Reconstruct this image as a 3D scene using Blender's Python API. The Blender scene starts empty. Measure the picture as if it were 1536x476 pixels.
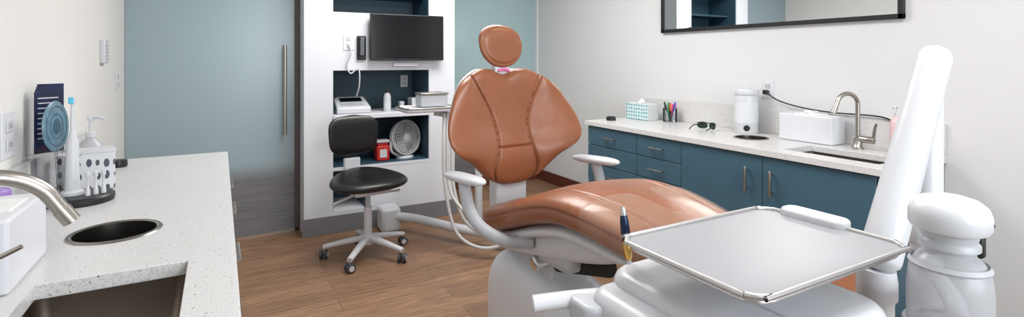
import bpy, math, random
from mathutils import Vector, Matrix
random.seed(3)
S=bpy.context.scene

# ---------------------------------------------------------------- materials
def lin(c):
    c=c/255.0
    return c/12.92 if c<=0.04045 else ((c+0.055)/1.055)**2.4
def rgb(r,g,b): return (lin(r),lin(g),lin(b),1)
def newmat(name):
    m=bpy.data.materials.new(name); m.use_nodes=True
    nt=m.node_tree; b=nt.nodes['Principled BSDF']
    return m,nt,b
def mat(name,col,rough=0.5,metal=0.0,var=0.03,bump=0.0,scale=20,coat=0.0,emit=0,alpha=1,trans=0,ior=None,spec=None):
    m,nt,b=newmat(name); c=rgb(*col)
    N=nt.nodes; L=nt.links
    tc=N.new('ShaderNodeTexCoord'); no=N.new('ShaderNodeTexNoise'); no.inputs['Scale'].default_value=scale; no.inputs['Detail'].default_value=4
    L.new(tc.outputs['Object'],no.inputs['Vector'])
    r=N.new('ShaderNodeValToRGB')
    r.color_ramp.elements[0].color=(c[0]*(1-var),c[1]*(1-var),c[2]*(1-var),1)
    r.color_ramp.elements[1].color=(min(1,c[0]*(1+var)),min(1,c[1]*(1+var)),min(1,c[2]*(1+var)),1)
    r.color_ramp.elements[0].position=0.3; r.color_ramp.elements[1].position=0.7
    L.new(no.outputs['Fac'],r.inputs['Fac']); L.new(r.outputs['Color'],b.inputs['Base Color'])
    b.inputs['Roughness'].default_value=rough; b.inputs['Metallic'].default_value=metal
    b.inputs['Coat Weight'].default_value=coat; b.inputs['Coat Roughness'].default_value=0.15
    b.inputs['Alpha'].default_value=alpha; b.inputs['Transmission Weight'].default_value=trans
    if ior: b.inputs['IOR'].default_value=ior
    if spec is not None: b.inputs['Specular IOR Level'].default_value=spec
    if emit:
        b.inputs['Emission Color'].default_value=c; b.inputs['Emission Strength'].default_value=emit
    if bump:
        bp=N.new('ShaderNodeBump'); bp.inputs['Strength'].default_value=bump; bp.inputs['Distance'].default_value=0.002
        n2=N.new('ShaderNodeTexNoise'); n2.inputs['Scale'].default_value=scale*12; n2.inputs['Detail'].default_value=3
        L.new(tc.outputs['Object'],n2.inputs['Vector']); L.new(n2.outputs['Fac'],bp.inputs['Height']); L.new(bp.outputs['Normal'],b.inputs['Normal'])
    return m
M_wall=mat('wall_paint',(214,214,214),0.85,var=0.01,scale=2,bump=0.05)
M_wallL=mat('wall_paint_warm',(224,222,218),0.85,var=0.01,scale=2,bump=0.05)
M_ceil=mat('ceiling_paint',(235,236,237),0.9,var=0.01,scale=2)
M_white=mat('white_laminate',(214,216,221),0.45,var=0.01,scale=3)
M_plast=mat('white_plastic',(202,204,208),0.32,var=0.01,scale=4)
M_plast2=mat('light_grey_plastic',(178,181,185),0.38,var=0.01,scale=4)
M_navy=mat('navy_laminate',(44,72,88),0.5,var=0.03,scale=6)
M_teal=mat('teal_cabinet',(58,90,106),0.42,var=0.04,scale=8,bump=0.08)
M_black=mat('black_plastic',(22,22,24),0.4,var=0.05)
M_blk_l=mat('black_leather',(20,19,20),0.36,var=0.08,bump=0.15,scale=25)
M_screen=mat('screen_glass',(14,15,19),0.12,var=0.02)
M_steel=mat('brushed_nickel',(170,165,158),0.32,metal=1.0,var=0.04,scale=40)
M_alu=mat('tray_aluminium',(205,203,202),0.38,metal=1.0,var=0.02,scale=40)
M_chrome=mat('chrome',(215,215,215),0.12,metal=1.0,var=0.01)
M_sink=mat('sink_steel',(132,122,112),0.34,metal=1.0,var=0.06,scale=12)
M_bowl=mat('waste_steel',(150,146,140),0.22,metal=1.0,var=0.04)
M_dark=mat('dark_void',(30,28,27),0.8)
M_base=mat('grey_vinyl_base',(118,117,121),0.6,var=0.02)
M_woodtrim=mat('mahogany_trim',(92,50,38),0.4,var=0.15,scale=8)
M_matt=mat('tray_grey',(150,150,154),0.42,var=0.01,scale=5)
M_red=mat('red_plastic',(190,40,38),0.35)
M_pink=mat('pink_soap',(222,188,188),0.25)
M_purple=mat('purple_plastic',(150,120,190),0.4)
M_green=mat('dark_green_lens',(22,40,22),0.15)
M_gold=mat('gold_metal',(200,160,90),0.25,metal=1.0)
M_dblue=mat('dark_blue_metal',(30,45,70),0.25,metal=0.6)
M_wheel=mat('caster_rubber',(60,62,68),0.5)
M_tissue=mat('tissue_paper',(228,228,228),0.9,bump=0.3)
M_hose=mat('grey_hose',(190,190,188),0.45)
M_print=mat('printed_navy',(28,38,72),0.4,var=0.6,scale=30)
M_disc=mat('teal_print_disc',(92,124,142),0.3,var=0.2,scale=40)
M_dring=mat('slate_print',(60,88,108),0.35)

def leather():
    m,nt,b=newmat('caramel_leather'); N=nt.nodes; L=nt.links
    tc=N.new('ShaderNodeTexCoord')
    n1=N.new('ShaderNodeTexNoise'); n1.inputs['Scale'].default_value=5; n1.inputs['Detail'].default_value=3
    r=N.new('ShaderNodeValToRGB'); r.color_ramp.elements[0].color=rgb(132,80,52); r.color_ramp.elements[1].color=rgb(146,89,58)
    r.color_ramp.elements[0].position=.3; r.color_ramp.elements[1].position=.7
    L.new(tc.outputs['Object'],n1.inputs['Vector']); L.new(n1.outputs['Fac'],r.inputs['Fac']); L.new(r.outputs['Color'],b.inputs['Base Color'])
    b.inputs['Roughness'].default_value=0.33
    v=N.new('ShaderNodeTexVoronoi'); v.inputs['Scale'].default_value=420
    n2=N.new('ShaderNodeTexNoise'); n2.inputs['Scale'].default_value=9; n2.inputs['Detail'].default_value=3
    L.new(tc.outputs['Object'],v.inputs['Vector']); L.new(tc.outputs['Object'],n2.inputs['Vector'])
    b1=N.new('ShaderNodeBump'); b1.inputs['Strength'].default_value=.12; b1.inputs['Distance'].default_value=.001
    b2=N.new('ShaderNodeBump'); b2.inputs['Strength'].default_value=.5; b2.inputs['Distance'].default_value=.010
    L.new(v.outputs['Distance'],b1.inputs['Height']); L.new(n2.outputs['Fac'],b2.inputs['Height'])
    L.new(b2.outputs['Normal'],b1.inputs['Normal']); L.new(b1.outputs['Normal'],b.inputs['Normal'])
    return m
M_lea=leather()

def quartz():
    m,nt,b=newmat('white_quartz'); N=nt.nodes; L=nt.links
    tc=N.new('ShaderNodeTexCoord')
    v=N.new('ShaderNodeTexVoronoi'); v.inputs['Scale'].default_value=85
    r=N.new('ShaderNodeValToRGB'); r.color_ramp.interpolation='LINEAR'
    r.color_ramp.elements[0].color=(0,0,0,1); r.color_ramp.elements[0].position=.16
    r.color_ramp.elements[1].color=(1,1,1,1); r.color_ramp.elements[1].position=.24
    L.new(tc.outputs['Object'],v.inputs['Vector']); L.new(v.outputs['Distance'],r.inputs['Fac'])
    r2=N.new('ShaderNodeValToRGB'); r2.color_ramp.interpolation='CONSTANT'
    els=r2.color_ramp.elements
    els[0].color=rgb(208,207,206); els[0].position=0
    els[1].color=rgb(160,152,142); els[1].position=.62
    e=els.new(.8); e.color=rgb(184,184,186)
    e=els.new(.93); e.color=rgb(110,106,102)
    sp=N.new('ShaderNodeSeparateColor'); L.new(v.outputs['Color'],sp.inputs[0]); L.new(sp.outputs[0],r2.inputs['Fac'])
    n=N.new('ShaderNodeTexNoise'); n.inputs['Scale'].default_value=260; n.inputs['Detail'].default_value=2
    L.new(tc.outputs['Object'],n.inputs['Vector'])
    r3=N.new('ShaderNodeValToRGB'); r3.color_ramp.elements[0].color=rgb(192,191,190); r3.color_ramp.elements[1].color=rgb(214,213,212)
    r3.color_ramp.elements[0].position=.40; r3.color_ramp.elements[1].position=.5
    L.new(n.outputs['Fac'],r3.inputs['Fac'])
    mx=N.new('ShaderNodeMix'); mx.data_type='RGBA'
    L.new(r.outputs['Color'],mx.inputs['Factor']); L.new(r2.outputs['Color'],mx.inputs['A']); L.new(r3.outputs['Color'],mx.inputs['B'])
    L.new(mx.outputs['Result'],b.inputs['Base Color']); b.inputs['Roughness'].default_value=.28
    return m
M_quartz=quartz()

def woodfloor():
    m,nt,b=newmat('oak_vinyl_plank'); N=nt.nodes; L=nt.links
    tc=N.new('ShaderNodeTexCoord')
    br=N.new('ShaderNodeTexBrick'); br.inputs['Scale'].default_value=1.0
    br.inputs['Brick Width'].default_value=1.2; br.inputs['Row Height'].default_value=.15; br.inputs['Mortar Size'].default_value=.0013
    br.inputs['Color1'].default_value=rgb(156,121,93); br.inputs['Color2'].default_value=rgb(136,104,79); br.inputs['Mortar'].default_value=rgb(80,58,42)
    L.new(tc.outputs['Object'],br.inputs['Vector'])
    mp=N.new('ShaderNodeMapping'); mp.inputs['Scale'].default_value=(2.2,26,1)
    L.new(tc.outputs['Object'],mp.inputs['Vector'])
    n=N.new('ShaderNodeTexNoise'); n.inputs['Scale'].default_value=1.6; n.inputs['Detail'].default_value=9; n.inputs['Distortion'].default_value=1.4; n.inputs['Roughness'].default_value=.68
    L.new(mp.outputs['Vector'],n.inputs['Vector'])
    r=N.new('ShaderNodeValToRGB'); r.color_ramp.elements[0].color=(.36,.33,.31,1); r.color_ramp.elements[1].color=(1.1,1.08,1.06,1)
    r.color_ramp.elements[0].position=.3; r.color_ramp.elements[1].position=.62
    L.new(n.outputs['Fac'],r.inputs['Fac'])
    mx=N.new('ShaderNodeMix'); mx.data_type='RGBA'; mx.blend_type='MULTIPLY'; mx.inputs['Factor'].default_value=.85
    L.new(br.outputs['Color'],mx.inputs['A']); L.new(r.outputs['Color'],mx.inputs['B']); L.new(mx.outputs['Result'],b.inputs['Base Color'])
    b.inputs['Roughness'].default_value=.45
    return m
M_floor=woodfloor()

def frosted(name,top,bot,z0,z1):
    m,nt,b=newmat(name); N=nt.nodes; L=nt.links
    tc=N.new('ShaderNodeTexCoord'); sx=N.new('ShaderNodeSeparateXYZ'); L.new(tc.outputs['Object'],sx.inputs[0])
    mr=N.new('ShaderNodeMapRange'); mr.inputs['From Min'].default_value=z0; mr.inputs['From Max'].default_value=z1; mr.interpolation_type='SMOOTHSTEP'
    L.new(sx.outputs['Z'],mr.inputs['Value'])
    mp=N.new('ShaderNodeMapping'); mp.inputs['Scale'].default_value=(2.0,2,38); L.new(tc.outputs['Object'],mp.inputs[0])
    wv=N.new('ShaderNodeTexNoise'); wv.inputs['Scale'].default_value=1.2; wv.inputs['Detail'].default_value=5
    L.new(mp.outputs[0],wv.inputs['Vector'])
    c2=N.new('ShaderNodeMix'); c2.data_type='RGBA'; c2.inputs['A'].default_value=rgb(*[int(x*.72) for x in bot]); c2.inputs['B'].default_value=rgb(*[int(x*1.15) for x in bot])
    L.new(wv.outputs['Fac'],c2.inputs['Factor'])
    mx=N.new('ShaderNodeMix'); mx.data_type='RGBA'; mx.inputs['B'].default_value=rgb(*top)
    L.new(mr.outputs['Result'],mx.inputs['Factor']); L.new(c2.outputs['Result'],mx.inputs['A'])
    L.new(mx.outputs['Result'],b.inputs['Base Color']); b.inputs['Roughness'].default_value=.28
    return m
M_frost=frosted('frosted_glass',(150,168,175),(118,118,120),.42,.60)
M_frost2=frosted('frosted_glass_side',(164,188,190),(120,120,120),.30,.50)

def clearmat(name,tint,fac,rough=.05):
    m=bpy.data.materials.new(name); m.use_nodes=True; nt=m.node_tree; N=nt.nodes; L=nt.links
    for n in list(N): N.remove(n)
    o=N.new('ShaderNodeOutputMaterial'); t=N.new('ShaderNodeBsdfTransparent'); t.inputs[0].default_value=(*tint,1)
    g=N.new('ShaderNodeBsdfGlossy'); g.inputs['Roughness'].default_value=rough
    fr=N.new('ShaderNodeLayerWeight'); fr.inputs['Blend'].default_value=fac
    mx=N.new('ShaderNodeMixShader'); L.new(fr.outputs['Fresnel'],mx.inputs[0]); L.new(t.outputs[0],mx.inputs[1]); L.new(g.outputs[0],mx.inputs[2])
    L.new(mx.outputs[0],o.inputs[0]); return m
M_clear=clearmat('clear_acrylic',(.94,.95,.96),.25)
def filmmat():
    m=bpy.data.materials.new('barrier_film_painted_sheen'); m.use_nodes=True; nt=m.node_tree; N=nt.nodes; L=nt.links
    b=N['Principled BSDF']; b.inputs['Base Color'].default_value=rgb(206,176,156); b.inputs['Roughness'].default_value=.12  # clear plastic film; the pale base colour paints in its reflected sheen
    o=N['Material Output']; t=N.new('ShaderNodeBsdfTransparent')
    no=N.new('ShaderNodeTexNoise'); no.inputs['Scale'].default_value=9
    mr=N.new('ShaderNodeMapRange'); mr.inputs['To Min'].default_value=.08; mr.inputs['To Max'].default_value=.38
    L.new(no.outputs['Fac'],mr.inputs['Value'])
    mx=N.new('ShaderNodeMixShader'); L.new(mr.outputs['Result'],mx.inputs[0]); L.new(t.outputs[0],mx.inputs[1]); L.new(b.outputs[0],mx.inputs[2]); L.new(mx.outputs[0],o.inputs[0])
    return m
M_film=filmmat()
def milky():
    m=bpy.data.materials.new('milky_bottle'); m.use_nodes=True; nt=m.node_tree; N=nt.nodes; L=nt.links
    b=N['Principled BSDF']; b.inputs['Base Color'].default_value=rgb(198,200,203); b.inputs['Roughness'].default_value=.3
    o=N['Material Output']; t=N.new('ShaderNodeBsdfTransparent'); t.inputs[0].default_value=(.9,.91,.93,1)
    no=N.new('ShaderNodeTexNoise'); no.inputs['Scale'].default_value=3
    mr=N.new('ShaderNodeMapRange'); mr.inputs['To Min'].default_value=.5; mr.inputs['To Max'].default_value=.7
    L.new(no.outputs['Fac'],mr.inputs['Value'])
    mx=N.new('ShaderNodeMixShader'); L.new(mr.outputs['Result'],mx.inputs[0]); L.new(t.outputs[0],mx.inputs[1]); L.new(b.outputs[0],mx.inputs[2]); L.new(mx.outputs[0],o.inputs[0])
    return m
M_milk=milky()
def patterned(name,a,bc,scale,thr=.45,stretch=(1,1,1)):
    m,nt,b=newmat(name); N=nt.nodes; L=nt.links
    tc=N.new('ShaderNodeTexCoord'); mp=N.new('ShaderNodeMapping'); mp.inputs['Scale'].default_value=stretch
    v=N.new('ShaderNodeTexVoronoi'); v.inputs['Scale'].default_value=scale; v.inputs['Randomness'].default_value=.15
    L.new(tc.outputs['Object'],mp.inputs[0]); L.new(mp.outputs[0],v.inputs['Vector'])
    r=N.new('ShaderNodeValToRGB'); r.color_ramp.interpolation='CONSTANT'
    r.color_ramp.elements[0].color=rgb(*bc); r.color_ramp.elements[1].color=rgb(*a); r.color_ramp.elements[1].position=thr
    L.new(v.outputs['Distance'],r.inputs['Fac']); L.new(r.outputs['Color'],b.inputs['Base Color']); b.inputs['Roughness'].default_value=.4
    return m
M_pat=patterned('teardrop_print',(212,213,216),(62,70,84),36,.42,(1,1,.55))
M_tbox=patterned('tissue_box_print',(212,218,218),(96,168,176),34,.36,(1,1,1))
M_label=patterned('wipes_label',(214,216,219),(150,160,172),60,.2,(1,1,2.5))

# ---------------------------------------------------------------- geometry helpers
def group(name,loc=(0,0,0),rz=0):
    e=bpy.data.objects.new(name,None); e.empty_display_size=.1
    e.location=loc; e.rotation_euler=(0,0,rz); S.collection.objects.link(e); return e
def mk(name,vs,fs,m,parent=None,smooth=True,loc=None,sharp=40):
    me=bpy.data.meshes.new(name); me.from_pydata([tuple(v) for v in vs],[],fs); me.update()
    import bmesh
    bm=bmesh.new(); bm.from_mesh(me); bmesh.ops.recalc_face_normals(bm,faces=bm.faces)
    if smooth:
        for f in bm.faces: f.smooth=True
        a=math.radians(sharp)
        for e in bm.edges:
            if len(e.link_faces)==2 and e.calc_face_angle(0)>a: e.smooth=False
    bm.to_mesh(me); bm.free()
    ob=bpy.data.objects.new(name,me); S.collection.objects.link(ob)
    me.materials.append(m)
    if parent: ob.parent=parent
    if loc: ob.location=loc
    return ob
def bevel(ob,w,seg=3):
    if w>0:
        md=ob.modifiers.new('bev','BEVEL'); md.width=w; md.segments=seg; md.limit_method='ANGLE'; md.angle_limit=math.radians(35); md.harden_normals=False
    return ob
def box(name,x0,x1,y0,y1,z0,z1,m,parent=None,bw=0.0,seg=3):
    vs=[(x,y,z) for x in(x0,x1) for y in(y0,y1) for z in(z0,z1)]
    fs=[(0,1,3,2),(4,6,7,5),(0,4,5,1),(2,3,7,6),(0,2,6,4),(1,5,7,3)]
    ob=mk(name,vs,fs,m,parent,smooth=True,sharp=30); return bevel(ob,bw,seg)
def loft(name,rings,m,parent=None,cap=True,sharp=50):
    n=len(rings[0]); vs=[p for r in rings for p in r]; fs=[]
    for i in range(len(rings)-1):
        for j in range(n):
            k=(j+1)%n; fs.append((i*n+j,i*n+k,(i+1)*n+k,(i+1)*n+j))
    if cap:
        fs.append(tuple(range(n))); fs.append(tuple((len(rings)-1)*n+j for j in range(n)))
    return mk(name,vs,fs,m,parent,sharp=sharp)
def lathe(name,c,prof,m,parent=None,n=40,axis=(0,0,1),sx=1,sy=1,sharp=40,cap=True):
    ax=Vector(axis).normalized(); q=Vector((0,0,1)).rotation_difference(ax)
    c=Vector(c); rings=[]
    for r,z in prof:
        rings.append([c+q@Vector((sx*r*math.cos(2*math.pi*i/n),sy*r*math.sin(2*math.pi*i/n),z)) for i in range(n)])
    return loft(name,rings,m,parent,cap=cap,sharp=sharp)
def cyl(name,p0,p1,r0,m,parent=None,r1=None,n=28,bw=0.0):
    p0=Vector(p0);p1=Vector(p1);L=(p1-p0).length; r1=r0 if r1 is None else r1
    if bw: prof=[(max(r0-bw,1e-4),0),(r0-bw*.3,bw*.3),(r0,bw),(r1,L-bw),(r1-bw*.3,L-bw*.3),(max(r1-bw,1e-4),L)]
    else: prof=[(r0,0),(r1,L)]
    return lathe(name,p0,prof,m,parent,n=n,axis=p1-p0)
def catmull(P,seg=10,closed=False):
    P=[Vector(p) for p in P]; out=[]; n=len(P)
    rng=n if closed else n-1
    for i in range(rng):
        if closed: a,b,c,d=P[(i-1)%n],P[i],P[(i+1)%n],P[(i+2)%n]
        else: a,b,c,d=P[max(i-1,0)],P[i],P[i+1],P[min(i+2,n-1)]
        for s in range(seg):
            t=s/seg
            out.append(.5*((2*b)+(c-a)*t+(2*a-5*b+4*c-d)*t*t+(3*b-a-3*c+d)*t**3))
    if not closed: out.append(P[-1])
    return out
def tube(name,P,r,m,parent=None,seg=10,closed=False,n=14,flat=1.0,smooth=True):
    pts=catmull(P,seg,closed) if smooth else [Vector(p) for p in P]
    N=len(pts); up=None; rings=[]
    for i,p in enumerate(pts):
        if closed: t=(pts[(i+1)%N]-pts[i-1])
        else: t=pts[min(i+1,N-1)]-pts[max(i-1,0)]
        t.normalize()
        if up is None:
            up=Vector((0,0,1)) if abs(t.z)<.9 else Vector((1,0,0))
        up=(up-t*up.dot(t)).normalized(); sd=t.cross(up)
        rr=r(i/(N-1)) if callable(r) else r
        rings.append([p+up*(rr*flat*math.sin(2*math.pi*j/n))+sd*(rr*math.cos(2*math.pi*j/n)) for j in range(n)])
    if closed: rings.append(list(rings[0]))
    return loft(name,rings,m,parent,cap=not closed)
def herm(x,pts):
    if x<=pts[0][0]: return pts[0][1]
    if x>=pts[-1][0]: return pts[-1][1]
    for i in range(len(pts)-1):
        if pts[i][0]<=x<=pts[i+1][0]:
            x0,y0=pts[i];x1,y1=pts[i+1];h=x1-x0
            def sl(k):
                a=max(k-1,0);b=min(k+1,len(pts)-1); return (pts[b][1]-pts[a][1])/(pts[b][0]-pts[a][0])
            m0,m1=sl(i)*h,sl(i+1)*h;t=(x-x0)/h
            return (2*t**3-3*t*t+1)*y0+(t**3-2*t*t+t)*m0+(-2*t**3+3*t*t)*y1+(t**3-t*t)*m1
def rrect(hx,hy,r,n=8):
    out=[]
    for cx,cy,a0 in((hx-r,hy-r,0),(-hx+r,hy-r,90),(-hx+r,-hy+r,180),(hx-r,-hy+r,270)):
        for i in range(n+1):
            a=math.radians(a0+90*i/n); out.append((cx+r*math.cos(a),cy+r*math.sin(a)))
    return out
def slab(name,c,hx,hy,r,z0,z1,m,parent=None,bw=.0,top=1.0):
    rings=[]; K=5; prof=[]
    for i in range(K+1):
        a=math.pi/2*i/K; prof.append((-bw*(1-math.sin(a)),z0+bw*(1-math.cos(a))))
    for i in range(K+1):
        a=math.pi/2*i/K; prof.append((-bw*(1-math.cos(a)),z1-bw*(1-math.sin(a))))
    for off,z in prof:
        s=1+(top-1)*(z-z0)/(z1-z0)
        rings.append([(c[0]+x*s,c[1]+y*s,z) for x,y in rrect(hx+off,hy+off,max(r+off,.001))])
    return loft(name,rings,m,parent,sharp=60)
def sgnp(x,p): return math.copysign(abs(x)**p,x)

# ---------------------------------------------------------------- room
XL,XR=-.60,3.28; YB=-1.6; YD=4.62; YR=5.25; H=2.75
G=.003
box('floor',XL-.1,XR+.1,YB-.1,YR+.1,-.06,0,M_floor)
box('ceiling',XL-.1,XR+.1,YB-.1,YR+.1,H,H+.06,M_ceil)
box('wall_left',XL-.1,XL,YB-.1,YD+.1,0,H,M_wallL)
box('wall_right',XR,XR+.1,YB-.1,YR+.1,0,H,M_wall)
wb=group('wall_back')
box('header_left',XL,.57,YD,YD+.1,2.42,H,M_wall,wb)
box('jamb_left',XL-.1,XL,YD,YD+.1,0,2.42,M_wall,wb)
box('header_right',1.86,XR,YR,YR+.1,2.42,H,M_wall,wb)
box('corridor_side',XL,.57,YD+.55,YD+.6,0,2.42,M_wall,wb)
wf=group('wall_front')
box('wall_below',XL-.1,XR+.1,YB-.1,YB,0,.95,M_wall,wf)
box('wall_above',XL-.1,XR+.1,YB-.1,YB,2.35,H,M_wall,wf)
box('wall_side_a',XL-.1,.3,YB-.1,YB,.95,2.35,M_wall,wf)
box('wall_side_b',2.5,XR+.1,YB-.1,YB,.95,2.35,M_wall,wf)
w1=group('window_1')
for a,b_,c_,d_ in((.3,.35,.95,2.35),(2.45,2.5,.95,2.35),(1.375,1.425,.95,2.35)):
    box('mullion',a,b_,YB-.07,YB-.02,c_,d_,M_white,w1)
box('sill',.3,2.5,YB-.09,YB+.03,.93,.96,M_white,w1); box('head',.3,2.5,YB-.07,YB-.02,2.3,2.35,M_white,w1)
box('pane',.35,2.45,YB-.05,YB-.045,.96,2.3,M_clear,w1)
d1=group('door_1')
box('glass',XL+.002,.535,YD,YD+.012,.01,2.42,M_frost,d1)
box('jamb_strip',.535,.568,YD-.02,YD+.03,0,2.42,mat('dark_bronze',(84,72,68),.5),d1)
tube('pull_bar',[(.459,YD-.055,.79),(.459,YD-.055,1.52)],.013,M_steel,d1,smooth=False,n=20)
for z in(.87,1.44): cyl('pull_mount',(.459,YD,z),(.459,YD-.055,z),.008,M_steel,d1)
box('track',XL,.57,YD-.03,YD+.02,2.38,2.42,M_steel,d1)
box('threshold',XL,.56,YD-.02,YD+.03,0,.012,M_steel,d1)
d2=group('door_2')
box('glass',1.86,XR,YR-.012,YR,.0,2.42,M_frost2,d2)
box('jamb_strip',XR-.03,XR-.002,YR-.05,YR-.012,0,2.42,M_white,d2)
box('baseboard_right',XR-.02,XR,3.5,YR-.02,0,.12,M_woodtrim)
box('baseboard_right.001',XR-.012,XR,YB,1.24,0,.1,M_base)
box('baseboard_back',1.87,XR-.02,YR-.06,YR-.015,0,.14,M_woodtrim)
box('baseboard_left',XL,XL+.012,3.25,YD-.01,0,.1,M_base)

# ---------------------------------------------------------------- built-in tower
tw=group('built_in_storage_tower')
F=4.37
box('column_left',.575,.795,F,YR-.02,0,H-.002,M_white,tw)
box('column_right',1.61,1.855,F,YR-.02,0,H-.002,M_white,tw)
box('back_panel',.795,1.61,4.80,4.83,0,H-.002,M_navy,tw)
box('band_base',.795,1.61,F,4.8,0,.171,M_white,tw)
box('panel_lower',1.06,1.61,F,F+.03,.171,.5,M_white,tw)
box('shelf_low',.795,1.61,F,4.8,.498,.523,M_white,tw)
box('shelf_low_liner',.80,1.605,F+.02,4.8,.523,.528,M_navy,tw)
box('recess_side',1.055,1.06,F+.03,4.8,.171,.498,M_navy,tw)
box('shelf_mid',.795,1.61,F-.03,4.8,.915,.953,M_white,tw,.004)
box('band_tv',.795,1.61,F,4.8,1.314,1.79,M_white,tw)
box('band_top',.795,1.61,F,4.8,2.25,H-.002,M_white,tw)
for z0,z1 in((.171,.498),(.528,.915),(.953,1.314),(1.79,2.25)):
    box('liner_l',.795,.80,F+.012,4.8,z0,z1,M_navy,tw); box('liner_r',1.605,1.61,F+.012,4.8,z0,z1,M_navy,tw)
box('inner_top',.80,1.605,F+.012,4.8,1.309,1.314,M_navy,tw); box('inner_top2',.80,1.605,F+.012,4.8,.91,.915,M_navy,tw)
box('inner_bot',.80,1.605,F+.012,4.8,1.79,1.794,M_navy,tw)
box('inner_shelf',.80,1.605,4.5,4.8,1.95,1.97,M_navy,tw)
box('baseboard_tower',.562,1.87,F-.012,F,0,.14,M_base)
tv=group('wall_monitor')
box('bezel',1.075,1.715,F-.085,F-.05,1.395,1.785,M_black,tv,.006)
box('screen',1.085,1.705,F-.0865,F-.084,1.41,1.775,M_screen,tv)
box('mount',1.3,1.48,F-.05,F,1.5,1.68,M_black,tv)
box('cable_tray',1.28,1.5,F-.04,F,1.345,1.375,M_white,tv,.004)
def outlet(name,loc,axis,w=.075,h=.12,col=None):
    g=group(name,loc); mm=col or M_white
    if axis=='y':
        box('plate',-w/2,w/2,-.006,0,-h/2,h/2,mm,g,.003)
        for dz in(-h*.2,h*.2):
            box('socket',-w*.24,w*.24,-.010,-.006,dz-h*.13,dz+h*.13,M_plast,g,.002)
            for dx in(-.009,.009): box('slot',dx-.0015,dx+.0015,-.0105,-.0098,dz-.008,dz+.008,M_black,g)
    else:
        s=1 if axis=='x+' else -1
        a,b_=sorted((0,s*.006)); box('plate',a,b_,-w/2,w/2,-h/2,h/2,mm,g,.003)
        for dz in(-h*.2,h*.2):
            a,b_=sorted((s*.006,s*.011)); box('socket',a,b_,-w*.24,w*.24,dz-h*.13,dz+h*.13,M_plast,g,.002)
            for dy in(-.009,.009):
                a,b_=sorted((s*.0105,s*.0115)); box('slot',a,b_,dy-.0015,dy+.0015,dz-.008,dz+.008,M_black,g)
    return g
outlet('wall_outlet',(.917,F,1.547),'y',.085,.135)
hd=group('handset_holder',(1.018,F,1.5))
box('cradle',-.036,.036,-.03,0,-.1,.1,M_black,hd,.01); box('handset',-.024,.024,-.05,-.03,-.07,.085,M_screen,hd,.008)
tube('power_cable',[(.917,F-.012,1.52),(.93,F-.05,1.46),(.90,F-.02,1.36),(.93,F-.02,1.29),(.99,F-.03,1.33),(1.0,F-.02,1.2),(.99,F+.04,1.1)],.006,M_plast)
pr=group('patient_scale_printer',(.97,4.52,.954),0)
vs=[(-.14,-.12,0),(.14,-.12,0),(.14,.12,0),(-.14,.12,0),(-.14,-.12,.05),(.14,-.12,.05),(.13,.11,.13),(-.13,.11,.13)]
bevel(mk('body',vs,[(0,3,2,1),(4,5,6,7),(0,1,5,4),(1,2,6,5),(2,3,7,6),(3,0,4,7)],M_plast,pr),.012)
def onslope(name,x0,x1,t0,t1,m):
    def p(x,t): return (x,-.12+.23*t,.053+.08*t)
    q=[p(x0,t0),p(x1,t0),p(x1,t1),p(x0,t1)]; q2=[(a,b-.001,c+.004) for a,b,c in q]
    mk(name,q+q2,[(0,1,2,3),(4,5,6,7),(0,1,5,4),(1,2,6,5),(2,3,7,6),(3,0,4,7)],m,pr)
onslope('display',-.09,.09,.5,.8,M_screen)
for k in range(5): onslope('key_%d'%k,-.09+k*.038,-.062+k*.038,.18,.34,M_plast2)
tube('device_cable',[(.86,4.6,1.05),(.83,4.6,1.2),(.86,4.7,1.28)],.004,M_black)
bt=group('spray_bottle',(1.274,4.5,.954))
lathe('body',(0,0,0),[(.03,0),(.032,.01),(.032,.13),(.02,.155),(.012,.16)],M_plast,bt); lathe('cap',(0,0,.16),[(.014,0),(.014,.03),(.01,.035)],M_black,bt)
lathe('label',(0,0,.03),[(.0325,0),(.0325,.06)],M_label,bt,cap=False)
cu=group('desk_organizer',(1.40,4.5,.954))
box('tray',-.05,.05,-.04,.04,0,.03,M_plast,cu,.006); box('divider',-.02,.02,-.03,.03,.03,.08,M_plast2,cu,.006); box('clip',.05,.09,-.03,.0,0,.05,M_black,cu,.004)
box('glove_carton',1.49,1.59,4.48,4.6,.954,1.06,M_plast,None,.004)
outlet('niche_outlet',(1.52,4.80,1.2),'y',.07,.11)
sh=group('sharps_container',(1.227,4.5,.529))
box('tub',-.055,.055,-.05,.05,0,.13,M_red,sh,.012); box('neck',-.045,.045,-.042,.042,.13,.155,M_red,sh,.006)
box('lid',-.055,.055,-.05,.05,.155,.18,M_plast,sh,.006); box('label',-.03,.03,-.0515,-.0495,.03,.1,M_plast,sh)
fn=group('desk_fan',(1.437,4.52,.529),math.radians(20))
lathe('base',(0,0,0),[(.085,0),(.085,.012),(.07,.02),(.03,.03)],M_plast,fn,sy=.8)
tube('stand_yoke',[(-.15,0,.16),(-.135,.0,.065),(0,0,.015),(.135,0,.065),(.15,0,.16)],.012,M_plast,fn)
fc=Vector((0,0,.18)); fax=Vector((0,-1,.12)).normalized(); q=Vector((0,0,1)).rotation_difference(fax)
FS=1.08
def fp(r,a,z): return fc+q@Vector((FS*r*math.cos(a),FS*r*math.sin(a),z))
lathe('housing',fc,[(.02,-.07),(.10,-.06),(.138*FS,-.02),(.145*FS,.02),(.142*FS,.032),(.134*FS,.032),(.13*FS,-.015),(.09,-.045),(.02,-.05)],M_plast,fn,axis=fax,cap=False)
lathe('dark_interior',fc,[(.001,-.045),(.125*FS,-.018)],M_base,fn,axis=fax,cap=False)
for r in(.045,.065,.085,.105,.125): tube('grille_ring',[fp(r,2*math.pi*i/24,.034) for i in range(24)],.0022,M_plast,fn,seg=2,closed=True,n=6)
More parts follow.
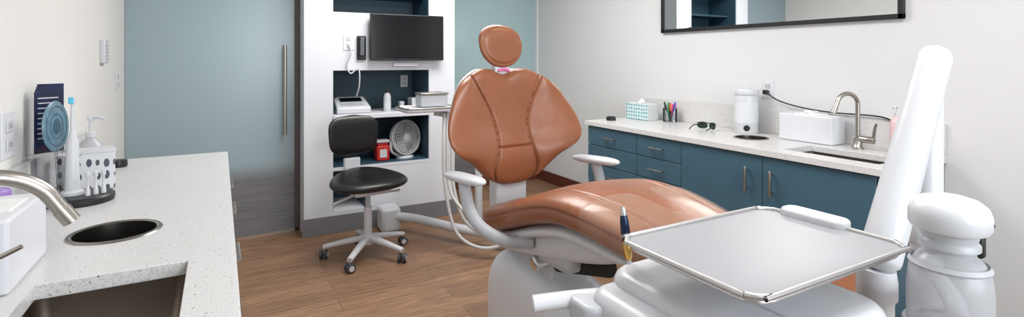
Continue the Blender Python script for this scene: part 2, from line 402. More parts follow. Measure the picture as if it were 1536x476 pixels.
for k in range(30):
    a=2*math.pi*k/30; tube('grille_spoke',[fp(.03,a,.036),(fp(.08,a+.35,.038)),fp(.138,a+.5,.03)],.0022,M_plast,fn,seg=3,n=6)
lathe('grille_hub',fc,[(.034,.03),(.034,.04),(.02,.044)],M_plast,fn,axis=fax)
for k in range(3):
    a0=2*math.pi*k/3; vs=[];fs=[]
    for i in range(8):
        for j in range(6):
            r=.03+.09*i/7; a=a0+(j/5-.5)*1.3*(.6+.4*i/7); vs.append(fp(r,a,-.005+.03*(j/5-.5)))
    for i in range(7):
        for j in range(5): fs.append((i*6+j,i*6+j+1,(i+1)*6+j+1,(i+1)*6+j))
    mk('blade_%d'%k,vs,fs,M_plast2,fn)

# ---------------------------------------------------------------- right counter run
rc=group('base_cabinet_run')
CX=2.65; CE=3.46; CS=1.25; Z=.9
box('carcass',CX+.02,XR-G,CS+.005,CE-.02,.1,Z-.04,M_teal,rc)
box('toe_kick',CX+.08,XR-G,CS+.01,CE-.03,0,.1,M_black,rc)
def front(name,y0,y1,z0,z1): box(name,CX,CX+.02,y0+.0025,y1-.0025,z0+.0025,z1-.0025,M_teal,rc,.002,2)
def hhandle(yc,z,L=.13):
    tube('pull',[(CX-.03,yc-L/2,z),(CX-.03,yc+L/2,z)],.006,M_steel,rc,smooth=False)
    for s in(-1,1): cyl('pull_post',(CX,yc+s*L*.38,z),(CX-.03,yc+s*L*.38,z),.005,M_steel,rc)
def vhandle(y,z0,z1):
    box('door_pull',CX-.036,CX-.024,y-.007,y+.007,z0,z1,M_steel,rc,.003)
    for z in(z0+.02,z1-.02): cyl('pull_post',(CX,y,z),(CX-.03,y,z),.005,M_steel,rc)
for k,(a,b_) in enumerate(((2.866,CE-.02),(2.444,2.866))):
    for i,(z0,z1) in enumerate(((.71,.86),(.56,.71),(.41,.56),(.1,.41))):
        front('drawer_%d_%d'%(k,i),a,b_,z0,z1); hhandle((a+b_)/2,z0+(z1-z0)*.5)
front('door_a',1.858,2.444,.1,.86); front('door_b',1.272,1.858,.1,.86); front('end_filler',CS+.003,1.272,.1,.86)
vhandle(1.945,.65,.79); vhandle(1.79,.65,.79)
def counter(x0,x1,y0,y1,sx0,sx1,sy0,sy1,hole,par,th=.035):
    ob=box('slab',x0,x1,y0,y1,Z-th,Z,M_quartz,par)
    cut=box('cut1',sx0,sx1,sy0,sy1,Z-.2,Z+.1,M_quartz)
    c2=lathe('cut2',(hole[0],hole[1],Z-.2),[(hole[2],0),(hole[2],.3)],M_quartz,n=64)
    for c in(cut,c2):
        md=ob.modifiers.new('b','BOOLEAN'); md.object=c; md.operation='DIFFERENCE'; md.solver='EXACT'
    bpy.context.view_layer.update()
    me=bpy.data.meshes.new_from_object(ob.evaluated_get(bpy.context.evaluated_depsgraph_get()))
    ob.modifiers.clear(); ob.data=me
    for c in(cut,c2): bpy.data.objects.remove(c)
    for p in ob.data.polygons: p.use_smooth=False
    bevel(ob,.0025,2)
    return ob
ct=group('quartz_countertop')
counter(2.63,XR-G,CS-.005,CE,2.75,3.02,1.31,1.8,(2.97,2.16,.10),ct)
box('backsplash',XR-.02,XR-G,CS-.005,CE,Z,Z+.17,M_quartz,ct,.002)
def sink(name,x0,x1,y0,y1,d=.17,par=None):
    g=group(name,((x0+x1)/2,(y0+y1)/2,Z))
    hx=(x1-x0)/2+.004;hy=(y1-y0)/2+.004
    rings=[]
    for off,z,r in((.02,-.036,.03),(0,-.036,.03),(0,-.05,.03),(-.006,-d+.03,.04),(-.02,-d+.006,.05),(-.05,-d,.05)):
        rings.append([(x,y,z) for x,y in rrect(hx+off,hy+off,r)])
    loft('bowl',rings,M_sink,g,cap=False)
    n=len(rings[0]); mk('bottom',rings[-1],[tuple(range(n))],M_sink,g)
    lathe('drain',(0,0,-d),[(.045,.001),(.04,.004),(.03,.0)],M_chrome,g)
    return g
def ring(name,c,r,dep=.2):
    g=group(name,(c[0],c[1],Z))
    lathe('rim',(0,0,0),[(r-.004,-.02),(r-.003,.002),(r+.002,.005),(r+.009,.004),(r+.013,.0)],M_bowl,g,cap=False,n=64)
    lathe('sleeve',(0,0,0),[(r-.004,0),(r-.006,-.10)],M_bowl,g,cap=False,n=64)
    lathe('bin_dark',(0,0,0),[(r-.006,-.09),(r-.010,-dep),(.001,-dep)],M_dark,g,cap=False,n=48)
    return g
def hollow(ob,boxes):
    for (a,b_,c_,d_,e_,f_) in boxes:
        cut=box('hc',a,b_,c_,d_,e_,f_,M_dark)
        md=ob.modifiers.new('b','BOOLEAN'); md.object=cut; md.solver='EXACT'
        bpy.context.view_layer.update()
        me=bpy.data.meshes.new_from_object(ob.evaluated_get(bpy.context.evaluated_depsgraph_get()))
        ob.modifiers.clear(); ob.data=me; bpy.data.objects.remove(cut)
for o in [c for c in rc.children if c.name.startswith('carcass')]:
    hollow(o,[(2.70,3.2,1.275,2.35,.5,1.0)])
sink('undermount_sink',2.75,3.02,1.31,1.8)
ring('waste_chute_ring',(2.97,2.16),.095)

def faucet(name,base,dirv,Ht,reach,r=.014,drop=.035,sweep=.93,ar=1.15):
    g=group(name,base); d=Vector(dirv).normalized()
    lathe('escutcheon',(0,0,0),[(.03,0),(.03,.006),(.024,.012),(.02,.05),(.018,.06)],M_steel,g)
    R=reach/2
    pts=[Vector((0,0,.05)),Vector((0,0,(Ht-R)*.5)),Vector((0,0,Ht-R))]
    for i in range(1,9):
        a=math.pi*i/8*sweep; pts.append(Vector((0,0,Ht-R))+d*(R-R*math.cos(a))+Vector((0,0,R*math.sin(a))))
    e=pts[-1]; dn=(pts[-1]-pts[-2]).normalized(); pts.append(e+dn*drop)
    tube('spout',pts,r,M_steel,g,seg=6,n=20)
    tube('aerator',[pts[-1]-dn*.005,pts[-1]+dn*.026],r*ar,M_steel,g,smooth=False,n=20)
    return g
f=faucet('gooseneck_faucet',(3.13,1.60,Z+.001),(-.9,.35,0),.31,.13,.012)
cyl('valve_body',(0,-.01,.055),(0,-.085,.055),.02,M_steel,f,bw=.004)
tube('lever',[(0,-.08,.06),(-.005,-.09,.12),(-.01,-.10,.15)],lambda t:.009-.003*t,M_steel,f)

Z1=Z+.001
tb=group('tissue_box',(3.10,3.285,Z1))
box('carton',-.06,.06,-.13,.13,0,.135,M_tbox,tb,.003)
lathe('opening',(0,0,.135),[(.05,.0),(.05,.001)],M_dark,tb,sx=.5)
rings=[]
for i in range(9):
    z=i/8; rr=.045*(1-.8*z)
    rings.append([(rr*.45*math.cos(a)*(1+.3*math.sin(5*a+i)),rr*math.sin(a)*(1+.2*math.sin(4*a+i*2)),.136+z*.04) for a in[2*math.pi*j/30 for j in range(30)]])
loft('tissue',rings,M_tissue,tb)
pc=group('pen_cup',(3.17,3.04,Z1))
lathe('cup',(0,0,0),[(.05,0),(.055,.005),(.055,.11),(.051,.11),(.05,.01)],M_clear,pc)
for k,(c,a) in enumerate((((220,40,120),.2),((40,170,90),1.2),((240,210,40),2.1),((30,30,30),3.0),((230,90,30),4),((40,80,190),5),((200,40,50),5.7),((30,30,32),.8),((30,60,40),2.6))):
    mm=mat('pen_ink_%d'%k,c,.35); dx,dy=math.cos(a),math.sin(a)
    cyl('pen_%d'%k,(dx*.02,dy*.02,.008),(dx*.045,dy*.045,.14+.01*(k%3)),.007,mm,pc,bw=.002,n=12)
    cyl('pen_barrel_%d'%k,(dx*.02,dy*.02,.008),(dx*.038,dy*.038,.09),.0078,M_plast if k%2 else M_black,pc,n=12)
lathe('black_door_stop',(2.82,3.35,Z1),[(.001,0),(.038,0),(.04,.01),(.038,.025),(.03,.032),(.001,.033)],M_black)
sg=group('safety_sunglasses',(3.05,2.56,Z1),math.radians(100))
for s in(-1,1):
    rings=[]
    for i in range(7):
        t=i/6; z=.006+.042*t; w=.034*math.sqrt(max(0.05,1-(2*t-1)**2*.85))
        ring_=[]
        for j in range(20):
            a=2*math.pi*j/20; x=s*.038+w*math.cos(a); y=.003*math.sin(a)-.0; y+= (abs(x)**2)*6
            ring_.append((x,y,z))
        rings.append(ring_)
    loft('lens_%d'%(s>0),rings,M_green,sg)
    tube('temple_%d'%(s>0),[(s*.07,.03,.035),(s*.074,.08,.03),(s*.065,.14,.01)],.0035,M_black,sg)
tube('brow_bar',[(-.072,.03,.045),(-.04,.008,.05),(0,.0,.045),(.04,.008,.05),(.072,.03,.045)],.004,M_green,sg)
wp=group('wipes_canister',(3.155,2.33,Z1))
lathe('tub',(0,0,0),[(.074,0),(.077,.006),(.077,.25),(.073,.26)],M_plast,wp); lathe('label',(0,0,.07),[(.0777,0),(.0777,.14)],M_label,wp,cap=False)
lathe('lid',(0,0,.26),[(.078,0),(.080,.004),(.080,.03),(.074,.038),(.03,.042)],M_plast,wp); lathe('spout_cap',(0,0,.298),[(.028,0),(.026,.012),(.015,.015)],M_plast,wp)
lathe('logo',(-.0613,-.0485,.038),[(.02,0),(.02,.0016)],M_black,wp,axis=(-.78,-.62,0))
def towelbox(name,x0,x1,y0,y1,z,hh):
    g=group(name,((x0+x1)/2,(y0+y1)/2,z)); a=(x1-x0)/2;b_=(y1-y0)/2
    box('case',-a,a,-b_,b_,0,hh,M_white,g,.008)
    box('lid_step',-a*.8,a*.8,-b_*.45,b_*.45,hh-.002,hh+.006,M_tissue,g,.003)
    rings=[]
    for i in range(6):
        t=i/5; rings.append([(a*.35*(1-t*.5)*math.cos(w)+.01*math.sin(3*w+i),b_*.35*(1-.4*t)*math.sin(w),hh+.004+.02*t) for w in[2*math.pi*j/24 for j in range(24)]])
    loft('towel_tuft',rings,M_tissue,g); return g
towelbox('paper_towel_box',3.09,3.23,1.72,2.05,Z1,.165)
sb=group('soap_bottle',(3.12,1.40,Z1)); 
lathe('body',(0,0,0),[(.03,0),(.033,.008),(.033,.17),(.02,.195),(.013,.20)],M_pink,sb); lathe('pump',(0,0,.20),[(.014,0),(.014,.02),(.005,.022),(.005,.05)],M_plast,sb)
tube('nozzle',[(0,0,.25),(-.02,0,.254),(-.04,0,.245)],.006,M_plast,sb)
outlet('wall_outlet',(XR,2.25,1.20),'x-',.08,.125)
box('cord_plug',XR-.045,XR-.013,2.235,2.265,1.165,1.195,M_black,None,.004)
tube('power_cord',[(XR-.04,2.24,1.18),(XR-.04,2.15,1.13),(XR-.03,2.0,1.095),(XR-.035,1.8,1.08),(XR-.035,1.55,1.08),(XR-.03,1.47,1.05),(XR-.04,1.38,.98),(XR-.06,1.34,.907)],.0045,M_black)
mr=group('framed_mirror')
MZ0,MZ1,MY0,MY1=1.627,2.43,1.43,3.22
M_mir=mat('mirror_silver',(240,242,242),.01,metal=1.0,var=0.0)
box('glass',XR-.02,XR-.012,MY0+.01,MY1-.01,MZ0+.01,MZ1-.01,M_mir,mr)
box('frame_bottom',XR-.03,XR-G,MY0,MY1,MZ0,MZ0+.028,M_black,mr,.002); box('frame_top',XR-.03,XR-G,MY0,MY1,MZ1-.028,MZ1,M_black,mr,.002)
box('frame_a',XR-.03,XR-G,MY0,MY0+.028,MZ0,MZ1,M_black,mr,.002); box('frame_b',XR-.03,XR-G,MY1-.028,MY1,MZ0,MZ1,M_black,mr,.002)

# ---------------------------------------------------------------- left counter
lc=group('sink_vanity_cabinet')
LX=.036; LE=3.236
box('carcass_l',XL+G,-.02,-.6,LE-.02,.1,Z-.036,M_white,lc)
box('toe_kick_l',XL+G,-.08,-.6,LE-.03,0,.1,M_black,lc)
ct2=group('quartz_countertop')
cnt=counter(XL+G,LX,-.6,LE,-.36,-.07,.85,1.525,(-.265,1.882,.108),ct2)
for o in [c for c in lc.children if c.name.startswith('carcass')]:
    hollow(o,[(-.5,-.04,.7,2.1,.5,1.0)])
box('backsplash_l',XL+G,XL+.02,-.6,LE,Z,Z+.145,M_quartz,ct2,.002)
for i,(a,b_) in enumerate(((2.75,3.21),(2.2,2.75),(1.6,2.2),(1.0,1.6))):
    for z0,z1 in((.70,.86),(.5,.70),(.1,.5)):
        box('front_l',-.02,-.002,a+.003,b_-.003,z0+.003,z1-.003,M_white,lc,.002)
        yc=(a+b_)/2; zz=(z0+z1)/2
        tube('pull_l',[(.052,yc-.08,zz),(.052,yc+.08,zz)],.007,M_steel,lc,smooth=False)
        for s in(-1,1): cyl('pull_post_l',(-.002,yc+s*.07,zz),(.052,yc+s*.07,zz),.006,M_steel,lc)
sink('undermount_sink',-.36,-.07,.85,1.525,.19)
ring('waste_chute_ring',(-.265,1.882),.102)
f2=faucet('gooseneck_faucet',(-.50,1.29,Z1),(.95,.25,0),.28,.235,.0145,drop=.012,sweep=.88,ar=1.1)
tube('lever',[(0,-.03,.05),(.06,-.05,.10),(.19,-.05,.165)],lambda t:.009-.002*t,M_steel,f2,flat=.6)
g=towelbox('paper_towel_box',-.565,-.39,1.48,1.757,Z1,.16)
lathe('purple_lid_jar',(-.53,1.86,Z1),[(.001,0),(.04,0),(.042,.01),(.042,.12),(.045,.121),(.045,.15),(.04,.156),(.001,.157)],M_purple)
td=group('toothbrush_display',(-.431,2.341,Z1))
lathe('black_base',(0,0,0),[(.001,0),(.098,0),(.10,.006),(.10,.02),(.094,.026),(.06,.028),(.001,.028)],M_black,td,n=56)
def brush(x,y,hh,par,col):
    lathe('handle',(x,y,.028),[(.022,0),(.023,.01),(.020,.06),(.018,hh*.55),(.012,hh*.62),(.007,hh*.68),(.005,hh*.92),(.0045,hh)],M_plast,par,n=20)
    lathe('charger',(x,y,.026),[(.034,0),(.034,.012),(.026,.018)],M_plast,par)
    box('brush_head',x-.008,x+.008,y-.016,y+.004,.028+hh-.013,.028+hh+.013,M_plast,par,.004)
    box('bristles',x-.007,x+.007,y-.028,y-.016,.028+hh-.011,.028+hh+.011,col,par,.002)
brush(-.02,0.0,.33,td,mat('bristle_blue',(90,190,220),.6))
for k in range(3): 
    lathe('spare_head_%d'%k,(.03+.02*k,-.045+.012*k,.028),[(.008,0),(.007,.02),(.004,.03),(.004,.06),(.007,.065),(.007,.08),(.003,.083)],M_plast,td,n=14)
cyl('stand_rod',(-.05,-.03,.028),(-.075,.045,.19),.004,M_clear,td)
dc=Vector((-.075,.045,.265))
def disc(name,c,prof,m,cap=True):
    u=nd.cross(Vector((0,0,1))).normalized(); v=u.cross(nd)
    rr=[]
    for r,h_ in prof: rr.append([c+u*(.8*r*math.cos(a))+v*(r*math.sin(a))+nd*h_ for a in[2*math.pi*j/48 for j in range(48)]])
    loft(name,rr,m,td,cap=cap)
nd=Vector((.95,-.28,.03)).normalized()
disc('printed_disc',dc,[(.001,-.004),(.086,-.004),(.09,0),(.086,.004),(.001,.004)],M_disc)
for r,mm in((.072,M_dring),(.045,M_dring)): disc('disc_ring',dc+nd*.0045,[(r,0),(r-.002,.0008),(r-.004,0)],mm,cap=False)
disc('disc_logo',dc+nd*.0045,[(.028,0),(.026,.0008),(.001,.0008)],M_dring,cap=False)
bs=group('brochure_stand',(-.548,2.47,Z1),math.radians(40))
box('back',-.055,.055,.012,.016,0,.36,M_clear,bs); box('front',-.055,.055,-.024,-.02,0,.2,M_clear,bs); box('foot',-.055,.055,-.04,.04,0,.004,M_clear,bs)
box('pocket_floor',-.055,.055,-.02,.012,.16,.164,M_clear,bs)
for k in range(4): box('brochure_%d'%k,-.045+.006*k,.036+.006*k,-.016+.006*k,-.012+.006*k,.165,.385+.009*k,M_print,bs)
for k in range(9): box('print_line_%d'%k,-.036,.026-.009*(k%3),-.0172,-.0162,.36-.018*k,.364-.018*k,M_plast,bs)
tm=group('patterned_supply_box',(-.42,2.56,Z1),math.radians(12))
box('carton',-.055,.055,-.045,.045,0,.15,M_pat,tm,.004); box('lid',-.057,.057,-.047,.047,.14,.155,M_plast,tm,.003)
tm2=group('patterned_supply_box',(-.515,2.63,Z1),math.radians(5)); box('carton',-.035,.035,-.035,.035,0,.125,M_pat,tm2,.004); box('lid',-.037,.037,-.037,.037,.118,.13,M_plast,tm2,.003)
sd=group('soap_dispenser',(-.49,2.86,Z1))
lathe('body',(0,0,0),[(.05,0),(.054,.008),(.054,.10),(.045,.135),(.02,.155),(.018,.165)],M_milk,sd,n=36)
lathe('pump_collar',(0,0,.165),[(.02,0),(.02,.02),(.006,.024),(.006,.075)],M_plast,sd)
lathe('pump_top',(0,0,.235),[(.012,0),(.014,.01),(.01,.018)],M_plast,sd); tube('nozzle',[(0,0,.245),(.03,-.01,.25),(.055,-.018,.238)],.007,M_plast,sd)
lathe('black_puck_holder',(-.415,3.02,Z1),[(.001,0),(.034,0),(.036,.01),(.034,.03),(.001,.034)],M_black)
outlet('light_switch_plate',(XL,2.255,1.157),'x+',.12,.15)
outlet('light_switch_plate',(XL,4.29,1.263),'x+',.075,.125)
th=group('wall_thermostat',(XL,3.80,1.45))
box('case',0,.025,-.06,.06,-.07,.07,M_plast,th,.006)
for k in range(5): box('vent_%d'%k,.025,.0265,-.045,.045,-.05+.02*k,-.042+.02*k,M_plast2,th)

# ---------------------------------------------------------------- stools
M_stbase=mat('stool_base_grey',(200,200,203),.35)
def stool(name,loc,rz,top,cush,back=True,R=.30,sr=.275,rot0=-62):
    st=group(name,loc,rz)
    lathe('hub',(0,0,.085),[(.04,0),(.045,.02),(.04,.06),(.03,.07)],M_stbase,st)
    for k in range(5):
        a=math.radians(rot0+72*k); d=Vector((math.cos(a),math.sin(a),0)); s=Vector((-d.y,d.x,0))
        rings=[]
        for i in range(9):
            t=i/8; p=d*(.02+(R-.015)*t)+Vector((0,0,.130-.035*t-.012*t*t)); w=.027-.008*t; hh=.022-.007*t
            rings.append([p+s*(w*sgnp(math.cos(b_),.7))+Vector((0,0,hh*sgnp(math.sin(b_),.7))) for b_ in[2*math.pi*j/16 for j in range(16)]])
        loft('leg_%d'%k,rings,M_stbase,st)
        e=d*R; cyl('caster_stem_%d'%k,e+Vector((0,0,.05)),e+Vector((0,0,.09)),.008,M_chrome,st)
        ca=a+.9*k+.4; cd=Vector((math.cos(ca),math.sin(ca),0))
        for sg_ in(-1,1):
            cyl('caster_%d'%k,e+cd*(sg_*.006)+Vector((0,0,.031)),e+cd*(sg_*.028)+Vector((0,0,.031)),.031,M_wheel,st,bw=.004)
            cyl('caster_cap_%d'%k,e+cd*(sg_*.028)+Vector((0,0,.031)),e+cd*(sg_*.030)+Vector((0,0,.031)),.018,M_stbase,st)
    zo=top-.575
    cyl('gas_lift_outer',(0,0,.15),(0,0,.35+zo*.5),.028,M_stbase,st); cyl('gas_lift_inner',(0,0,.34),(0,0,.47+zo),.018,M_plast2,st)
    box('mechanism',-.13,.13,-.11,.14,.45+zo,.49+zo,M_plast,st,.015)
    tube('lever_a',[(.05,-.02,.465+zo),(.17,-.05,.445+zo),(.22,-.06,.45+zo)],.008,M_plast,st); tube('lever_b',[(-.05,0,.465+zo),(-.19,-.02,.43+zo),(-.26,-.03,.415+zo)],.009,M_plast,st)
    rings=[]; NS=14
    for i in range(NS+1):
        a=math.pi*i/NS; z=-.042*math.cos(a); s=abs(math.sin(a))**.45
        rg=[]
        for j in range(60):
            b_=2*math.pi*j/60; w=sr+.012*math.cos(3*b_+math.pi/2); x=w*s*math.cos(b_); y=w*.80*s*math.sin(b_)
            rg.append((x,y-.01,zo+.535+z+(.02*((y)/.2)**2 if y<0 else .03*(y/.2)**2*.3)-(.012*(1-s) if i>NS/2 else 0)+.03*(y/.2)))
        rings.append(rg)
    loft('seat',rings,cush,st)
    if not back: return st
    tube('back_post',[(-.03,.05,.47),(-.03,.20,.465),(-.03,.27,.52),(-.03,.27,.70)],.013,M_black,st)
    box('bracket_cover',-.09,.03,.215,.255,.56,.67,M_plast,st,.01)
    rings=[]
    for i in range(21):
        t=-1+2*i/20; zz=.84+.15*t; w=.185*(1-abs(t)**4)**.4 if abs(t)<1 else .02; w=max(w,.02)*(1+.05*t); tk=max(.035*(1-abs(t)**5)**.5,.004)
        rings.append([(-.03+w*sgnp(math.cos(b_),.8),.225+tk*sgnp(math.sin(b_),.8)-.9*(w*math.cos(b_))**2,zz) for b_ in[2*math.pi*j/48 for j in range(48)]])
    loft('backrest',rings,cush,st)
    return st
stool('operator_stool',(.921,3.748,0),math.radians(8),.575,M_blk_l)
stool('tan_operator_stool',(2.15,1.18,0),math.radians(30),.53,M_lea,back=False,sr=.21,R=.26)

# ---------------------------------------------------------------- assistant's delivery table behind chair
at=group('assistant_delivery_unit')
slab('table_top',(1.36,3.74),.20,.14,.05,1.015,1.045,M_plast,at,.01)
tube('table_rim',[(1.36+x,3.74+y,1.045) for x,y in rrect(.198,.138,.05,4)],.006,M_steel,at,seg=2,closed=True,n=8)
box('instrument_case',1.29,1.50,3.66,3.80,1.05,1.14,M_plast2,at,.01); box('case_lid',1.285,1.505,3.655,3.805,1.14,1.155,M_steel,at,.004)
tube('support_arm',[(1.42,3.74,1.0),(1.52,3.68,.98),(1.6,3.6,.97)],.022,M_plast,at)
cyl('support_post',(1.68,3.5,.14),(1.68,3.5,1.0),.028,M_plast,at,bw=.005)
tube('post_bridge',[(1.6,3.6,.97),(1.64,3.55,.97),(1.68,3.5,.97)],.022,M_plast,at)
tube('floor_arm',[(1.21,4.22,.12),(1.38,4.02,.12),(1.60,3.65,.11),(1.9,3.25,.10)],.035,M_plast,at)
box('floor_box',1.13,1.29,4.14,4.32,0,.2,M_plast,at,.03)
lathe('post_foot',(1.9,3.25,0),[(.09,0),(.09,.02),(.06,.05),(.055,.14)],M_plast,at)
for k,(dx,zb) in enumerate(((0,.30),(.035,.20),(-.03,.13))):
    tube('hose_%d'%k,[(1.50+dx,3.66,1.0),(1.47+dx,3.60,.8),(1.46+dx,3.55,.5),(1.50+dx,3.45,zb+.05),(1.62+dx,3.3,zb-.05),(1.76,3.2,zb),(1.85,3.1,.4)],.012,M_hose,at)

# ---------------------------------------------------------------- dental chair
ch=group('dental_chair',(1.271,2.267,0),math.radians(4))
ZT=[(0,.742),(.12,.747),(.3,.806),(.5,.880),(.68,.924),(.85,.920),(1.0,.898),(1.22,.848)]
HW=[(0,.215),(.05,.225),(.12,.245),(.3,.272),(.5,.285),(.8,.275),(1.0,.255),(1.22,.22)]
def seatloft(name,u0,u1,dz_top,thick,wscale,m,nu=130,nc=300,grooves=True,ex=3.2,p=9):
    rings=[]
    for i in range(nu+1):
        s=-1+2*i/nu; s=math.sin(s*math.pi/2)
        s=math.copysign(abs(s)**.8,s)
        u=(u0+u1)/2+(u1-u0)/2*s
        e=max((1-abs(s)**p),0)**.35; e=max(e,.02)
        zt=herm(u,ZT)+dz_top; w=herm(u,HW)*wscale*(.62+.38*e); tk=thick/2*max(e,.03)
        zc=zt-thick/2; rg=[]
        for j in range(nc):
            a=2*math.pi*j/nc; x=w*sgnp(math.cos(a),2/ex); zz=tk*sgnp(math.sin(a),2/ex)
            if grooves:
                if abs(math.sin(a))<.6: x-=math.copysign(.006*math.exp(-((zz-.012)/.005)**2),x)
            if grooves and math.sin(a)>0:
                r=abs(x)/max(w,.01); zz-= .008*(1-r*r)*max(0,1-abs(u-.35)/.45)
                sv=herm(u,[(0,.13),(.3,.165),(.55,.18),(.9,.16),(1.2,.14)])
                zz-=.009*e*math.exp(-((abs(x)-sv)/.006)**2)
                if abs(x)<sv: zz-=.009*math.exp(-((u-.42-.9*x*x)/.006)**2)
                zz+=.004*e*math.cos(min(abs(x)/sv,1)*math.pi)
            rg.append((x,-u,zc+zz))
        rings.append(rg)
    return loft(name,rings,m,ch,sharp=80)
seatloft('seat_cushion',.035,1.21,0,.145,1.0,M_lea)
seatloft('toe_cover',.78,1.217,.003,.152,1.015,M_film,nu=30,nc=60,grooves=False)
seatloft('seat_shell',.10,1.02,-.128,.07,.84,M_plast,nu=50,nc=60,grooves=False,ex=2.6,p=7)
BW=[(.785,.085),(.81,.135),(.84,.175),(.88,.218),(.92,.265),(.95,.318),(.985,.360),(1.03,.383),(1.09,.380),(1.15,.358),(1.20,.332),(1.25,.304),(1.30,.262),(1.335,.20),(1.352,.13)]
def backloft(name,off,thick,ws,m,nz=160,nc=460,gro=True,z0=.784,z1=1.352):
    rings=[]
    for i in range(nz+1):
        s=-1+2*i/nz; s=math.sin(s*math.pi/2); z=(z0+z1)/2+(z1-z0)/2*s
        e=max(1-abs(s)**8,0)**.42; w=herm(z,BW)*ws*(.55+.45*e); tk=thick/2*max(e,.04)
        lean=-.10*(z-.78)/.56-off + .03*math.exp(-((z-.95)/.1)**2)
        rg=[]
        for j in range(nc):
            a=2*math.pi*j/nc; x=w*sgnp(math.cos(a),.8); y=tk*sgnp(math.sin(a),.8)
            ax_=abs(x)
            wrap=.75*ax_*ax_
            if gro and math.sin(a)>0:
                sv=herm(z,[(.78,.10),(.86,.125),(.95,.105),(1.03,.092),(1.12,.105),(1.2,.14),(1.28,.185),(1.35,.22)])
                k_=min(1,e*1.2)
                y-=k_*.014*math.exp(-((ax_-sv)/.006)**2)
                if ax_<sv:
                    y-=.012*math.exp(-((z-.975)/.005)**2)
                    y+=k_*.012*math.cos(ax_/sv*math.pi/2)
                else:
                    y+=k_*.014*math.sin(min((ax_-sv)/max(w-sv,.02),1)*math.pi)
            zz=z-.022*math.exp(-(x/.05)**2)*max(0,(z-1.22)/.13)+(.012*math.exp(-((ax_-.14)/.06)**2)*max(0,(z-1.22)/.13))
            rg.append((x,-(lean+wrap+y),zz))
        rings.append(rg)
    return loft(name,rings,m,ch,sharp=80)
backloft('backrest_cushion',0,.085,1.0,M_lea)
backloft('backrest_shell',.055,.05,.9,M_plast,nz=40,nc=80,gro=False)
rings=[]
for i in range(41):
    s=-1+2*i/40; s=math.sin(s*math.pi/2); zz=1.472+.112*s; w=.128*max(1-abs(s)**2.3,0)**.5*(1+.10*s); w=max(w,.006); tk=.034*max(1-abs(s)**3.2,0)**.5; tk=max(tk,.002)
    rg=[]
    for j in range(80):
        a=2*math.pi*j/80; x=w*sgnp(math.cos(a),.9); y=tk*sgnp(math.sin(a),.9)
        rho=math.hypot(x/.128,s)
        if math.sin(a)>0: y-=.006*math.exp(-((rho-.84)/.035)**2)
        rg.append((x,-(-.115+.9*x*x+y-.04*s*.6),zz))
    rings.append(rg)
loft('headrest',rings,M_lea,ch,sharp=80)
box('headrest_bar',-.035,.035,.125,.15,1.22,1.48,M_plast,ch,.008)
box('headrest_knuckle',-.045,.045,.085,.13,1.315,1.385,M_plast,ch,.012)
tube('headrest_pink_strap',[(-.03,.08,1.345),(0,.072,1.352),(.035,.08,1.345)],.007,mat('pink_strap',(230,110,170),.6),ch)
box('back_link',-.09,.09,-.01,.08,.58,.86,M_plast,ch,.02)
for s in(-1,1):
    tube('arm_tube_%d'%(s>0),[(s*.375,-.20,.875),(s*.378,-.22,.83),(s*.372,-.25,.76),(s*.345,-.31,.70),(s*.28,-.38,.66),(s*.18,-.43,.65)],.026,M_plast2,ch,n=18)
    rings=[]
    for i in range(25):
        t=-1+2*i/24; t=math.sin(t*math.pi/2); w=.042*max(1-abs(t)**3,0)**.5+.001; hh=.019*max(1-abs(t)**4,0)**.5+.001
        rings.append([(s*.375+w*math.cos(b_),-.20-.165*t,.893+hh*sgnp(math.sin(b_),.8)+.01*t) for b_ in[2*math.pi*j/28 for j in range(28)]])
    loft('arm_pad_%d'%(s>0),rings,M_plast,ch)
box('seat_frame',-.15,.15,-.62,-.08,.56,.645,M_plast2,ch,.03)
rings=[]
for i in range(17):
    t=i/16; u=.08+.82*t; z1=herm(u,ZT)-.16; z0=.55+.14*t*t; w=.2-.05*t
    if z0>z1-.03: z0=z1-.03
    e=max(1-abs(2*t-1)**8,0)**.4*.7+.3
    rings.append([(w*e*sgnp(math.cos(b_),.5),-u,(z0+z1)/2+(z1-z0)/2*e*sgnp(math.sin(b_),.5)) for b_ in[2*math.pi*j/40 for j in range(40)]])
loft('under_skirt',rings,M_plast,ch)
cyl('hinge_pin',(-.17,-.42,.555),(.17,-.42,.555),.028,M_chrome,ch,bw=.004)
cyl('drive_cylinder',(-.05,-.30,.50),(-.05,-.75,.62),.035,M_dark,ch,bw=.006)
M_cover=mat('base_cover_white',(216,218,221),.34,var=.01,scale=4)
rings=[]
for i in range(33):
    t=i/32; u=-.01+.95*t; e=max(1-abs(2*t-1)**6,0)**.4; z1=herm(u,[(0,.525),(.2,.515),(.45,.47),(.7,.40),(.95,.30)]); z0=.05; w=(.18-.02*t)*(.55+.45*e); z1=z0+(z1-z0)*(.6+.4*e)
    rings.append([(w*sgnp(math.cos(b_),.5)*(1.0 if math.sin(b_)<0 else 1-.12*abs(math.sin(b_))),-u,(z0+z1)/2+(z1-z0)/2*sgnp(math.sin(b_),.42)) for b_ in[2*math.pi*j/64 for j in range(64)]])
loft('lift_cover',rings,M_cover,ch,sharp=70)
box('lift_column',-.1,.1,-.45,-.1,.45,.58,M_plast2,ch,.02)
slab('floor_plate',(0,-.45),.26,.50,.12,0,.055,M_plast2,ch,.02)

